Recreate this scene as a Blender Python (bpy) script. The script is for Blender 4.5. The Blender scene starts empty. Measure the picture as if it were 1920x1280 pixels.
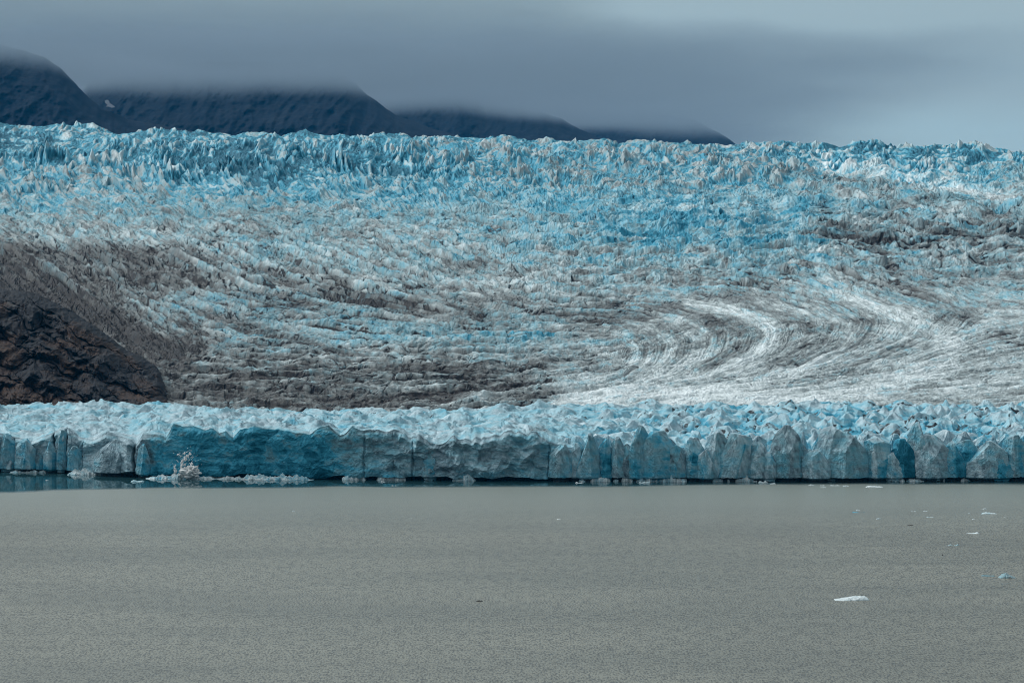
import bpy, math, random
import numpy as np

F = 5333.3          # focal length in photograph pixels (1920 wide)
HZ = 443.0          # row of eye level in the photograph
CAMZ = 130.0
rng = np.random.RandomState(11)
random.seed(5)
sc = bpy.context.scene
col = sc.collection

# ------------------------------------------------------------------ noise
_T = {}
def tables(seed):
    if seed not in _T:
        r = np.random.RandomState(seed * 7919 + 13)
        a = r.rand(256, 256) * 2 * np.pi
        _T[seed] = (np.cos(a).astype(np.float32), np.sin(a).astype(np.float32))
    return _T[seed]

def perlin(x, y, seed=0):
    gx, gy = tables(seed)
    x = np.asarray(x, np.float32); y = np.asarray(y, np.float32)
    xf = np.floor(x); yf = np.floor(y)
    ix = xf.astype(np.int64) & 255; iy = yf.astype(np.int64) & 255
    fx = x - xf; fy = y - yf
    jx = (ix + 1) & 255; jy = (iy + 1) & 255
    u = fx * fx * fx * (fx * (fx * 6 - 15) + 10); v = fy * fy * fy * (fy * (fy * 6 - 15) + 10)
    n00 = gx[ix, iy] * fx + gy[ix, iy] * fy
    n10 = gx[jx, iy] * (fx - 1) + gy[jx, iy] * fy
    n01 = gx[ix, jy] * fx + gy[ix, jy] * (fy - 1)
    n11 = gx[jx, jy] * (fx - 1) + gy[jx, jy] * (fy - 1)
    a = n00 + (n10 - n00) * u; b = n01 + (n11 - n01) * u
    return (a + (b - a) * v) * 1.45            # about -1..1

def fbm(x, y, o=4, seed=0, gain=.5):
    s = 0; a = 1; t = 0
    for k in range(o):
        s = s + a * perlin(x * 2 ** k + 17.3 * k, y * 2 ** k + 9.1 * k, seed + k); t += a; a *= gain
    return s / t * 1.4

def ridged(x, y, o=3, seed=0, gain=.5):
    s = 0; a = 1; t = 0
    for k in range(o):
        s = s + a * (1 - np.abs(perlin(x * 2 ** k + 5.3 * k, y * 2 ** k + 3.1 * k, seed + k)) * 1.6); t += a; a *= gain
    return s / t

_P = {}
def pyramids(x, y, seed=0, nf=4, steep=1.7, hvar=.55, jit=.8):
    """union of sharp tilted pyramids, one per jittered cell; returns height (about 0..1) and gap (0 in a notch between two)"""
    x = np.asarray(x, np.float32); y = np.asarray(y, np.float32)
    r = np.random.RandomState(seed * 131 + 7)
    T = [r.rand(256, 256).astype(np.float32) for _ in range(4 + nf)]
    cs = 0
    ix = np.floor(x).astype(np.int64); iy = np.floor(y).astype(np.int64)
    best = np.full(x.shape, -9, np.float32); second = best.copy(); cid = np.zeros(x.shape, np.float32)
    for di in (-1, 0, 1):
        for dj in (-1, 0, 1):
            cx = ix + di; cy = iy + dj; a = cx & 255; b = cy & 255
            dx = x - (cx + .5 + jit * (T[0][a, b] - .5)); dy = y - (cy + .5 + jit * (T[1][a, b] - .5))
            ang0 = T[2][a, b] * 2 * np.pi; H = 1 - hvar * T[3][a, b]
            d = np.full(x.shape, -9, np.float32)
            for k in range(nf):
                an = ang0 + 2 * np.pi * (k + .55 * (T[4 + k][a, b] - .5)) / nf
                s = steep * (.55 + .9 * T[4 + (k + 1) % nf][b, a])
                d = np.maximum(d, s * (dx * np.cos(an) + dy * np.sin(an)))
            h = H - d
            nb = h > best
            second = np.where(nb, best, np.maximum(second, h))
            cid = np.where(nb, T[3][b, a], cid)
            best = np.where(nb, h, best)
    return best, best - second, cid

def sm(a, b, x):
    t = np.clip((x - a) / (b - a), 0, 1)
    return t * t * (3 - 2 * t)

# ------------------------------------------------------------------ rasters of where the ice is dirty, blue, pale
RX = np.arange(-280, 2204, 4.0); RY = np.arange(180, 812, 4.0)
GX, GY = np.meshgrid(RX, RY)          # [row, col]
WX = GX + 26 * fbm(GX / 150, GY / 70, 4, 51); WY = GY + 13 * fbm(GX / 130 + 40, GY / 60, 4, 55)

def coarse(rows, xs, ys):
    g = np.array([[float(c) for c in r.split()] for r in rows]) / 10
    def idx(v, ax):
        ax = np.array(ax, float); i = np.clip(np.searchsorted(ax, v) - 1, 0, len(ax) - 2)
        t = np.clip((v - ax[i]) / (ax[i + 1] - ax[i]), 0, 1); return i, t * t * (3 - 2 * t)
    i, tx = idx(WX, xs); j, ty = idx(WY, ys)
    return (g[j, i] * (1 - tx) + g[j, i + 1] * tx) * (1 - ty) + (g[j + 1, i] * (1 - tx) + g[j + 1, i + 1] * tx) * ty
XS = list(range(0, 1921, 160)); YS = list(range(230, 731, 50))
DIRT = coarse(["1 1 1 1 1 1 1 2 2 2 2 2 2", "1 1 1 1 1 1 2 3 3 3 2 2 3", "2 3 2 1 1 1 3 2 2 3 3 2 3", "2 2 3 3 2 3 2 2 2 3 3 3 4",
               "4 2 3 4 3 3 2 2 1 2 4 4 5", "7 6 6 4 3 3 3 2 2 3 4 4 6", "8 7 7 5 4 4 3 3 3 5 4 4 3", "8 7 5 5 6 5 6 6 4 3 3 3 3",
               "8 8 7 4 4 4 4 5 3 3 3 2 2", "8 8 7 7 7 6 6 5 3 3 3 2 2", "8 8 8 8 8 7 7 4 3 3 3 4 4"], XS, YS)
BLUE = coarse(["8 7 7 7 7 7 7 6 6 6 6 6 6", "8 7 8 9 8 6 5 5 5 6 7 7 6", "6 5 7 9 8 7 6 5 5 5 4 6 5", "6 5 5 6 6 7 7 8 8 7 6 5 5",
               "4 4 4 5 5 5 6 7 9 7 5 4 4", "3 3 3 5 4 4 5 6 6 6 5 4 4", "1 2 2 3 3 4 3 4 4 4 4 4 3", "0 1 4 5 5 3 2 3 2 2 3 3 3",
               "0 0 3 5 6 5 6 3 2 2 1 2 2", "0 0 2 2 2 2 3 2 1 1 1 1 1", "0 0 0 1 1 1 2 3 1 1 1 1 1"], XS, YS)
PALE = coarse(["6 6 6 6 6 6 6 6 6 6 6 6 6", "6 5 6 6 6 5 5 5 5 6 7 7 6", "5 5 6 6 6 6 5 5 6 5 5 8 6", "6 6 5 5 6 6 6 6 7 7 6 5 5",
               "5 6 6 5 5 6 6 6 7 6 5 5 4", "4 5 5 5 5 5 6 6 6 5 5 5 5", "3 4 4 5 5 6 6 6 6 5 6 5 6", "2 3 5 5 4 4 4 5 7 6 7 6 7",
               "1 2 4 4 5 5 5 6 7 7 7 8 8", "1 2 3 4 4 4 5 6 8 8 8 8 8", "1 2 3 3 3 4 5 8 8 8 7 7 7"], XS, YS)

def spline(pts, n=10):
    p = np.array(pts, float); p = np.vstack([2 * p[0] - p[1], p, 2 * p[-1] - p[-2]]); out = []
    for i in range(1, len(p) - 2):
        for t in np.linspace(0, 1, n, endpoint=False):
            out.append(.5 * ((2 * p[i]) + (-p[i - 1] + p[i + 1]) * t + (2 * p[i - 1] - 5 * p[i] + 4 * p[i + 1] - p[i + 2]) * t * t + (-p[i - 1] + 3 * p[i] - 3 * p[i + 1] + p[i + 2]) * t ** 3))
    out.append(p[-2]); return np.array(out)

def stroke(pts, w, wx=None, wy=None):
    q = spline(pts); X = WX * .2 + GX * .8 if wx is None else wx; Y = WY * .2 + GY * .8 if wy is None else wy
    best = np.full(X.shape, 1e9)
    for (a, b) in zip(q[:-1], q[1:]):
        d = b - a; L = d @ d + 1e-6
        t = np.clip(((X - a[0]) * d[0] + (Y - a[1]) * d[1]) / L, 0, 1)
        best = np.minimum(best, (X - a[0] - t * d[0]) ** 2 + (Y - a[1] - t * d[1]) ** 2)
    return np.exp(-best / (w * w))

whites = [([(1040, 752), (1200, 725), (1340, 697), (1430, 655), (1445, 615), (1380, 585), (1290, 570)], 13, .35),
          ([(1080, 756), (1300, 735), (1480, 695), (1580, 650), (1590, 610), (1520, 585), (1420, 560)], 12, .28),
          ([(1250, 755), (1500, 735), (1700, 705), (1790, 660), (1740, 610), (1640, 575), (1560, 530), (1530, 480)], 18, .28),
          ([(1450, 752), (1700, 738), (1960, 700), (2050, 640)], 13, .2),
          ([(1540, 300), (1640, 318), (1760, 345), (1900, 372), (2000, 390)], 14, .45),
          ([(1180, 400), (1240, 385), (1330, 400)], 12, .3), ([(1100, 640), (1220, 690), (1380, 640)], 14, .15),
          ([(150, 300), (300, 310), (420, 350)], 12, .25), ([(560, 610), (640, 640), (740, 660)], 16, .2)]
darks = [([(-60, 440), (50, 475), (110, 505), (170, 540)], 22, .45), ([(100, 470), (300, 500), (480, 560), (640, 600)], 7, .35), ([(200, 455), (420, 490), (600, 540), (900, 590)], 6, .35), ([(380, 590), (560, 640), (700, 690), (900, 720)], 8, .3),
         ([(1965, 665), (1840, 615), (1760, 580), (1690, 530), (1640, 470), (1560, 420), (1545, 380)], 11, .42),
         ([(1340, 700), (1440, 690), (1500, 665), (1525, 625)], 12, .25), ([(1180, 745), (1340, 735), (1500, 715), (1640, 675), (1650, 635)], 9, .2),
         ([(960, 580), (1060, 592), (1140, 600)], 14, .35), ([(1120, 560), (1230, 590), (1330, 555), (1500, 570)], 9, .2),
         ([(1580, 455), (1720, 450), (1900, 440), (2000, 445)], 16, .3), ([(1330, 520), (1430, 500), (1520, 530)], 10, .18),
         ([(-50, 470), (120, 480), (330, 478), (480, 520), (640, 550), (820, 585)], 15, .3),
         ([(-60, 520), (60, 540), (150, 575), (215, 605), (265, 640), (330, 668)], 26, .75),  # dirty ice beside the rock, with the shadow line painted in
         ([(160, 290), (230, 300), (260, 320)], 9, .35), ([(1230, 345), (1330, 360)], 16, .25), ([(1020, 300), (1160, 330), (1240, 318)], 11, .28),
         ([(1300, 290), (1420, 310), (1560, 335), (1700, 345)], 14, .28), ([(640, 395), (720, 340)], 8, .25),
         ([(650, 660), (760, 690), (900, 700), (1010, 712)], 16, .25), ([(330, 700), (480, 740), (640, 755), (860, 752)], 20, .3),
         ([(350, 600), (370, 640), (350, 690)], 14, .3)]
blues = [([(340, 320), (420, 300), (520, 330), (560, 300)], 22, .3), ([(1160, 420), (1240, 400), (1330, 440), (1200, 460)], 22, .12),
         ([(1400, 430), (1480, 395), (1560, 375)], 16, .2), ([(1500, 270), (1700, 285), (1900, 300)], 16, .2),
         ([(400, 565), (560, 575), (680, 600), (760, 640)], 16, .12), ([(760, 620), (920, 640), (1080, 645), (1200, 630)], 14, .1),
         ([(0, 260), (60, 270), (120, 300)], 20, .25), ([(600, 290), (700, 300), (860, 330)], 18, .2)]
for p, w, a in whites:
    m = stroke(p, w); PALE += a * m; DIRT -= a * .8 * m; BLUE -= .15 * a * m
for p, w, a in darks:
    m = stroke(p, w); DIRT += a * 1.15 * m
for p, w, a in blues:
    m = stroke(p, w); BLUE += a * m; DIRT -= a * .6 * m
def flow_bands():
    """nested bow-shaped flow bands: scaled copies of one curve; returns the scale on which each point lies"""
    vv = [-60, 0, 8, 35, 63, 105, 145, 175, 200, 260]; xx = [500, 700, 1000, 1200, 1340, 1430, 1445, 1385, 1265, 900]
    X = GX * .88 + WX * .12; V = 762 - (GY * .88 + WY * .12)
    best = np.full(GX.shape, 1e9); lam = np.ones(GX.shape)
    for l in np.exp(np.linspace(math.log(.45), math.log(2.4), 110)):
        v1 = V / l ** .38
        r = np.abs((X - 950) - l * (np.interp(v1, vv, xx) - 950)) * (1 + 0 * l)
        lam = np.where(r < best, l, lam); best = np.minimum(best, r)
    return np.log(lam), np.exp(-(best / 14) ** 2)
_l, _f = flow_bands()
_m = _f * sm(1060, 1270, GX) * sm(535, 590, GY + .05 * (GX - 1200)) * (1 - .5 * sm(1750, 1900, GX))
BAND = (perlin(_l * 8.5 + .3, GX / 900, 63) + .55 * perlin(_l * 19, GX / 500, 64)) * _m
PALE += .23 * BAND - .07 * _m; DIRT -= .34 * BAND
RIM = stroke([(-60, 520), (60, 540), (150, 575), (215, 605), (265, 640), (330, 668)], 22)  # rock-edge band: real dirt, darkened further to paint the shadow line

def samp(R, px, py):
    u = np.clip((px - RX[0]) / 4, 0, len(RX) - 1.001); v = np.clip((py - RY[0]) / 4, 0, len(RY) - 1.001)
    i = u.astype(int); j = v.astype(int); a = u - i; b = v - j
    return (R[j, i] * (1 - a) + R[j, i + 1] * a) * (1 - b) + (R[j + 1, i] * (1 - a) + R[j + 1, i + 1] * a) * b

# ------------------------------------------------------------------ mesh helpers
def tag(o, label=None, cat=None, group=None, kind=None):
    if label: o['label'] = label
    if cat: o['category'] = cat
    if group: o['group'] = group
    if kind: o['kind'] = kind
    return o

def mesh_obj(name, co, faces, mat, parent=None, attrs=None, smooth=False, loc=(0, 0, 0)):
    me = bpy.data.meshes.new(name)
    co = np.ascontiguousarray(co, np.float32); faces = np.ascontiguousarray(faces, np.int32)
    n = len(faces); k = faces.shape[1]
    me.vertices.add(len(co)); me.vertices.foreach_set('co', co.ravel())
    me.loops.add(n * k); me.loops.foreach_set('vertex_index', faces.ravel())
    me.polygons.add(n); me.polygons.foreach_set('loop_start', np.arange(0, n * k, k, dtype=np.int32))
    me.polygons.foreach_set('use_smooth', np.full(n, smooth))
    if attrs is not None:
        at = me.color_attributes.new('ice', 'FLOAT_COLOR', 'POINT')
        c = np.zeros((len(co), 4), np.float32)
        for i, a in enumerate(attrs): c[:, i] = np.clip(a, 0, 1.3)
        at.data.foreach_set('color', c.ravel())
    me.update(calc_edges=True)
    me.materials.append(mat)
    o = bpy.data.objects.new(name, me); col.objects.link(o); o.location = loc
    if parent: o.parent = parent
    return o

def grid_faces(nr, nc, wrap=False):
    i = np.arange(nr - 1)[:, None]; j = np.arange(nc if wrap else nc - 1)[None]
    j2 = (j + 1) % nc if wrap else j + 1
    a = i * nc + j; b = i * nc + j2; c = (i + 1) * nc + j2; d = (i + 1) * nc + j
    return np.stack([a + 0 * b, b, c, d], -1).reshape(-1, 4)

def world(px, py, D):
    return (px - 960) / F * D, D, CAMZ + (HZ - py) / F * D

# ------------------------------------------------------------------ materials
def nt(name):
    m = bpy.data.materials.new(name); m.use_nodes = True
    t = m.node_tree; return m, t.nodes, t.links, t.nodes['Principled BSDF']

def ramp(N, stops, inp, L, mode='LINEAR'):
    r = N.new('ShaderNodeValToRGB'); r.color_ramp.interpolation = mode
    e = r.color_ramp.elements
    e[0].position, e[0].color = stops[0][0], (*stops[0][1], 1)
    e[1].position, e[1].color = stops[-1][0], (*stops[-1][1], 1)
    for p, c in stops[1:-1]:
        k = e.new(p); k.color = (*c, 1)
    L.new(inp, r.inputs[0]); return r.outputs[0]

def math_(N, L, op, a, b=None, c=None, clamp=False):
    m = N.new('ShaderNodeMath'); m.operation = op; m.use_clamp = clamp
    for i, v in enumerate((a, b, c)):
        if v is None: continue
        if isinstance(v, (int, float)): m.inputs[i].default_value = v
        else: L.new(v, m.inputs[i])
    return m.outputs[0]

def noise(N, L, vec, scale, detail=4, rough=.55, sc3=None, rot=None):
    if sc3 or rot:
        mp = N.new('ShaderNodeMapping'); L.new(vec, mp.inputs['Vector'])
        if sc3: mp.inputs['Scale'].default_value = sc3
        if rot: mp.inputs['Rotation'].default_value = rot
        vec = mp.outputs[0]
    n = N.new('ShaderNodeTexNoise'); n.inputs['Scale'].default_value = scale; n.inputs['Detail'].default_value = detail
    n.inputs['Roughness'].default_value = rough; L.new(vec, n.inputs['Vector']); return n.outputs['Fac']

def mixc(N, L, f, a, b):
    m = N.new('ShaderNodeMix'); m.data_type = 'RGBA'
    for i, v in ((0, f), (6, a), (7, b)):
        if isinstance(v, (int, float)): m.inputs[i].default_value = v
        elif isinstance(v, tuple): m.inputs[i].default_value = (*v, 1)
        else: L.new(v, m.inputs[i])
    return m.outputs[2]

def ice_material(name, film_a=(.068, .056, .050), film_b=(.066, .070, .073), fine=.5, streak=(.16, .10, .05), bump=.5, dist=.6, rot=None, whites_=((.10, .112, .115), (.255, .292, .30), (.44, .505, .52), (.78, .84, .86))):
    m, N, L, B = nt(name)
    at = N.new('ShaderNodeAttribute'); at.attribute_name = 'ice'
    sp = N.new('ShaderNodeSeparateColor'); L.new(at.outputs['Color'], sp.inputs[0])
    dirt, blue, pale = sp.outputs[0], sp.outputs[1], sp.outputs[2]
    geo = N.new('ShaderNodeNewGeometry'); P = geo.outputs['Position']
    n1 = noise(N, L, P, fine, 5, .62)
    n2 = noise(N, L, P, 1.0, 4, .6, sc3=streak, rot=rot)
    # pale weathered ice
    line = at.outputs['Alpha']
    c1_ = math_(N, L, 'SUBTRACT', n1, .5); c2_ = math_(N, L, 'SUBTRACT', n2, .5)
    pv = math_(N, L, 'ADD', math_(N, L, 'MULTIPLY_ADD', c1_, .8, pale), math_(N, L, 'MULTIPLY', c2_, .5))
    white = ramp(N, [(0, whites_[0]), (.35, whites_[1]), (.6, whites_[2]), (1, whites_[3])], pv, L)
    bv = math_(N, L, 'MULTIPLY_ADD', c2_, .9, blue)
    bl = ramp(N, [(0, (.37, .53, .57)), (.45, (.19, .50, .61)), (.7, (.05, .34, .49)), (1, (.003, .12, .19))], bv, L)
    bf = ramp(N, [(.15, (0, 0, 0)), (.75, (1, 1, 1))], bv, L)
    ice = mixc(N, L, bf, white, bl)
    dv = math_(N, L, 'ADD', math_(N, L, 'MULTIPLY_ADD', c1_, 1.0, dirt), math_(N, L, 'MULTIPLY', c2_, .8))
    film = ramp(N, [(.30, (0, 0, 0)), (1.0, (.74, .74, .74))], dv, L)
    n3 = noise(N, L, P, .02, 3, .5)
    c = mixc(N, L, film, ice, mixc(N, L, n3, film_a, film_b))
    lv = math_(N, L, 'ADD', math_(N, L, 'MULTIPLY_ADD', c1_, .7, line), math_(N, L, 'MULTIPLY', c2_, .35))
    lf = ramp(N, [(.30, (0, 0, 0)), (.68, (.95, .95, .95))], lv, L)
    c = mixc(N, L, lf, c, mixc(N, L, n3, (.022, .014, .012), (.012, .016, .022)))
    L.new(c, B.inputs['Base Color'])
    B.inputs['Roughness'].default_value = .62; B.inputs['Specular IOR Level'].default_value = .2
    b = N.new('ShaderNodeBump'); b.inputs['Strength'].default_value = bump; b.inputs['Distance'].default_value = dist
    n4 = noise(N, L, P, fine * 1.3, 6, .65)
    L.new(n4, b.inputs['Height']); L.new(b.outputs[0], B.inputs['Normal'])
    return m

M_slope = ice_material('glacier_ice', fine=.3, streak=(.30, .045, .05), bump=.9, dist=1.0)
M_front = ice_material('front_ice', (.105, .118, .115), (.085, .125, .14),   .45, (.10, .10, .42), .9, .8, rot=(0, .3, 0), whites_=((.07, .115, .14), (.20, .295, .345), (.37, .49, .55), (.72, .83, .88)))
M_floe = ice_material('floe_ice', fine=1.5, streak=(1, 1, 1), bump=.5, dist=.15)

# ------------------------------------------------------------------ GLACIER SLOPE
def build_slope():
    pxs = np.arange(-370, 2291, 1.55, dtype=np.float32); nc = len(pxs)
    NR = 1420
    t = np.linspace(0, 1, NR).astype(np.float32)
    sky = np.interp(pxs, [-250, 0, 200, 400, 700, 1000, 1300, 1500, 1900, 2170], [220, 227, 239, 244, 250, 258, 265, 266, 272, 278])
    sky = sky + 2.2 * fbm(pxs / 90, pxs * 0, 4, 3)
    Y0 = 785.0
    PX, Tt = np.meshgrid(pxs, t)
    SK = np.broadcast_to(sky[None], PX.shape)
    PY = Y0 + (SK - Y0) * Tt
    Dm = np.interp(t, [0, .165, .36, .55, .74, .925, 1], [1845, 2050, 2330, 2680, 3080, 3580, 3950])
    D = np.broadcast_to(Dm[:, None], PX.shape).astype(np.float32).copy()
    # warped design coordinates
    wx = PX + 11 * fbm(PX / 90, PY / 28, 2, 21); wy = PY + 3.4 * fbm(PX / 80 + 9, PY / 26, 2, 25)
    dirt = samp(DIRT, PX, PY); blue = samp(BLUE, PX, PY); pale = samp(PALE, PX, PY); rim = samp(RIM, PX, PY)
    ysl = PY + .03 * PX + 30 * fbm(PX / 140, PY / 60, 3, 19)
    up = 1 - sm(330, 450, ysl)                   # icefall at the top
    low = sm(530, 620, ysl)
    mid = np.clip(1 - up - low, 0, 1)
    R = sm(900, 1250, PX); L_ = 1 - R
    mod = np.clip(.75 + .9 * fbm(PX / 75, PY / 24, 3, 71), .15, 1.6)
    # icefall seracs: narrow fins on the left, blocks on the right
    shear = .9 * sm(260, 420, PY) * (1 - sm(700, 1100, PX))
    U = wx - shear * 2.6 * (wy - 300)
    fin = (1 - sm(760, 1000, PX)) * sm(.2, .5, fbm(PX / 130, PY / 40, 2, 77) + .5)
    big_sel = sm(-.05, .1, fbm(PX / 90 + 5, PY / 30, 2, 79))
    h1a, g1a, c1a = pyramids(U / 14, wy / 5, 1, 4, 1.75)
    h1b, g1b, c1b = pyramids(U / 12 + .05 * wy, wy / 13, 5, 4, 1.9)
    h1c, g1c, c1c = pyramids(U / 30 + .02 * wy, wy / 9, 6, 5, 1.6)
    f1 = fin > .5; f2 = (big_sel > .5) & ~f1
    h1 = np.where(f1, h1b, np.where(f2, h1c, h1a)); g1 = np.where(f1, g1b, np.where(f2, g1c, g1a)); c1 = np.where(f1, c1b, np.where(f2, c1c, c1a))
    h2, g2, c2 = pyramids(U / 6 + 9, wy / 3.0, 2, 4, 1.7)
    # everything that follows the flow direction, worked out patch by patch
    theta = samp(ANG, PX, PY) + 7 * fbm(PX / 60, PY / 22, 3, 59)
    angs = (-30, -15, -4, 6, 18, 32, 48)
    sel = np.argmin(np.abs(theta[..., None] - np.array(angs, np.float32)), -1)
    z0 = lambda: np.zeros(PX.shape, np.float32)
    FH, FG, FC, FH2, FG2, FC2, LN1, LN2, FB = (z0() for _ in range(9))
    for k, a in enumerate(angs):
        m = sel == k
        if not m.any(): continue
        X_, Y_ = wx[m], wy[m]
        ca, sa = math.cos(math.radians(a)), math.sin(math.radians(a))
        s = X_ * ca + Y_ * sa; n = -X_ * sa + Y_ * ca
        ph, pg, pc = pyramids(s / 62, n / 10.5, 111 + k, 5, 1.4, .7); FH[m], FG[m], FC[m] = ph, pg, pc
        ph, pg, pc = pyramids(s / 22, n / 5.2, 131 + k, 4, 1.6, .8); FH2[m], FG2[m], FC2[m] = ph, pg, pc
        LN1[m] = np.abs(perlin(s / 75, n / 8.5, 151 + k) + .25 * perlin(s / 18, n / 5, 158 + k))
        LN2[m] = np.abs(perlin(s / 26, n / 4.6, 165 + k) + .2 * perlin(s / 8, n / 3, 172 + k))
        FB[m] = fbm(s / 26, n / 2.6, 4, 179, .6)
    th_ = samp(ANG, PX, PY)
    BF = z0(); BW = z0(); BG = z0()
    for k, a in enumerate((-24, -8, 8, 24, 40)):
        w = np.exp(-((th_ - a) / 9.0) ** 2) + 1e-4
        ca, sa = math.cos(math.radians(a)), math.sin(math.radians(a))
        s = wx * ca + wy * sa; n = -wx * sa + wy * ca
        BF += w * fbm(s / 170, n / 15, 3, 191 + 4 * k, .6); BG += w * ridged(s / 130, n / 20, 3, 213 + 4 * k); BW += w * w
    BF /= np.sqrt(BW); BG = BG / np.sqrt(BW); BG -= BG.mean()
    FH = np.clip(FH, -.1, 1.1); FH2 = np.clip(FH2, -.1, 1.1)
    brk = sm(-.15, .25, fbm(PX / 45, PY / 14, 3, 183)); brk2 = sm(-.1, .3, fbm(PX / 30 + 3, PY / 10, 3, 187))
    crk = (1 - sm(.02, .10, LN1)) * brk; crk2 = (1 - sm(.02, .12, LN2)) * brk2
    LA = samp_lic(LICA, PX, PY); LB = samp_lic(LICB, PX, PY)
    flow = sm(400, 500, ysl)
    Lf = (1 - sm(620, 1050, PX)) * sm(405, 465, PY + .05 * PX)
    big = ridged(wx / 190, wy / 34, 3, 31) - .4
    big2 = fbm(wx / 70, wy / 16, 3, 33)
    top = .30 + .70 * sm(245, 300, PY)
    modu = np.clip(.7 + 1.5 * fbm(PX / 60 + 4, PY / 20, 3, 73), .12, 1.9)
    dz = up * modu * top * ((15 + 6 * fin) * np.clip(h1, 0, 1.1) + 5 * np.clip(h2, 0, 1)) + up * 9 * big2
    dz += mid * (1 - .55 * Lf) * (mod * (9 * FH + 6.5 * FH2 + 2.5 * np.clip(h2, 0, 1)) + 10 * big + 12 * BG + 7 * big2)
    dz += low * L_ * (mod * (5.5 * FH + 3.0 * FH2) + 4 * big + 9 * BG + 4 * big2)
    dz += low * R * (mod * (1.6 * FH + 1.3 * FH2) + 2 * big + 5 * BG + 2 * big2)
    dz -= (mid * 5 + low * (5 * L_ + 2.5 * R)) * crk + (mid * 3 + low * (2.5 * L_ + 1.6 * R)) * crk2
    dz += flow * ((2.6 * mid * (1 + 1.1 * Lf) + 3.2 * low * L_ + 1.1 * low * R) * np.clip(LB, -1.8, 1.6) + (.9 * mid + .9 * low) * np.clip(LA, -2.5, 2))
    dz += up * (6 + 10 * top) * (ridged(U / 95, wy / 42, 2, 401) - .4)
    dz += fbm(wx / 5, wy / 1.8, 3, 81) * (1.4 * up + 1.2 * mid + .7 * low) + 1.2 * FB * (mid + low)
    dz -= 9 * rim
    PYd = PY - dz + 7 * up + 3 * mid
    X, Yw, Z = world(PX, PYd, D)
    # surface state: rock dust (dirt), clear blue ice (blue), weathered crust and painted crest highlights (pale), grit packed in cracks and rim shade (line)
    dirt = dirt + .16 * Lf * sm(440, 500, PY) * sm(.25, .45, dirt)
    dn = np.clip(dirt, 0, 1.2)
    lowpt = 1 - sm(.1, .55, h1)
    slit = up * (1 - sm(0, .14, g1)) * brk
    n34 = fbm(wx / 34, wy / 9, 4, 91); n9 = fbm(wx / 9, wy / 3.2, 3, 95)
    dirt2 = dirt + .35 * (c1 - .5) * up + .3 * n34 + .22 * n9 + (mid + low) * (.3 * FB + .25 * (FC2 - .5) + .2 * (FC - .5)) - .06 + (mid + low) * BF * (.12 + .5 * dn)
    blue2 = blue * .70 + up * .5 * (lowpt - .35) + .35 * slit + .25 * fbm(wx / 40, wy / 12, 4, 97) + up * .3 * (c2 - .5) + (mid + low) * (.3 * (FC - .5) + .15 * (FC2 - .5))
    pale2 = pale - .03 - .06 * low * R + .3 * (c1 - .5) * up + .32 * (h1 - .45) * up + .2 * fbm(wx / 20, wy / 5, 3, 99) + (mid + low * .6) * (.28 * FB + .3 * (FC2 - .5) + .22 * (FC - .5) + .45 * (FH2 - .45))  # higher crests get paler colour, a painted highlight
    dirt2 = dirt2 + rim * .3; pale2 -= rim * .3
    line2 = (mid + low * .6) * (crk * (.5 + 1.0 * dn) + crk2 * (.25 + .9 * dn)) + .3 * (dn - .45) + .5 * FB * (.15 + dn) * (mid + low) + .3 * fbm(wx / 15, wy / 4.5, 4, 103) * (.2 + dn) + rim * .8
    line2 += (mid + low) * ((1 - sm(0, .10, FG)) * (.12 + .35 * dn) * brk2 + .35 * (.2 - FH2) * dn)
    line2 += up * (1 - sm(0, .10, g1)) * sm(.2, .5, fbm(PX / 60, PY / 20, 3, 107) + .5 * dn) * .7 + up * .5 * sm(.25, .6, fbm(wx / 14, wy / 8, 4, 109) + .2 * dn)
    line2 -= .05
    dkA = sm(1.0, 2.2, -LA); dkB = sm(.7, 1.7, -LB)
    line2 += flow * (1 + 1.0 * Lf) * (dkA * (.22 + .75 * dn) + dkB * (.10 + .75 * dn)) * (1 - .25 * low * R)
    dirt2 += flow * (-.10 * LA - .12 * np.clip(LB, -2, 1.2)) * (.35 + dn)
    pale2 += flow * (.07 * LA + (.07 - .02 * R + .05 * Lf) * LB)
    blue2 += flow * .06 * LB
    line2 += (mid + low) * .55 * BF * dn + (mid + low) * .25 * sm(-.2, -.5, BG) * (.3 + dn)
    pale2 -= (mid + low) * .22 * BF + .05 * low * R
    # back side falling away beyond the skyline
    nb = 40
    q = np.linspace(0, 1, nb + 1)[1:, None]
    Xb = X[-1][None] * (1 + .25 * q); Yb = Yw[-1][None] + 900 * q; Zb = Z[-1][None] - 140 * q ** 1.5
    X = np.vstack([X, Xb]); Yw = np.vstack([Yw, Yb]); Z = np.vstack([Z, Zb])
    rep = lambda a: np.vstack([a, np.repeat(a[-1][None], nb, 0)])
    co = np.stack([X, Yw, Z], -1).reshape(-1, 3)
    o = mesh_obj('glacier', co, grid_faces(NR + nb, nc), M_slope, attrs=[rep(a).ravel() for a in (dirt2, blue2, pale2, line2)])
    tag(o, 'vast crevassed blue and dirt-streaked glacier rising to the skyline behind the ice cliff', 'glacier')

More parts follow.
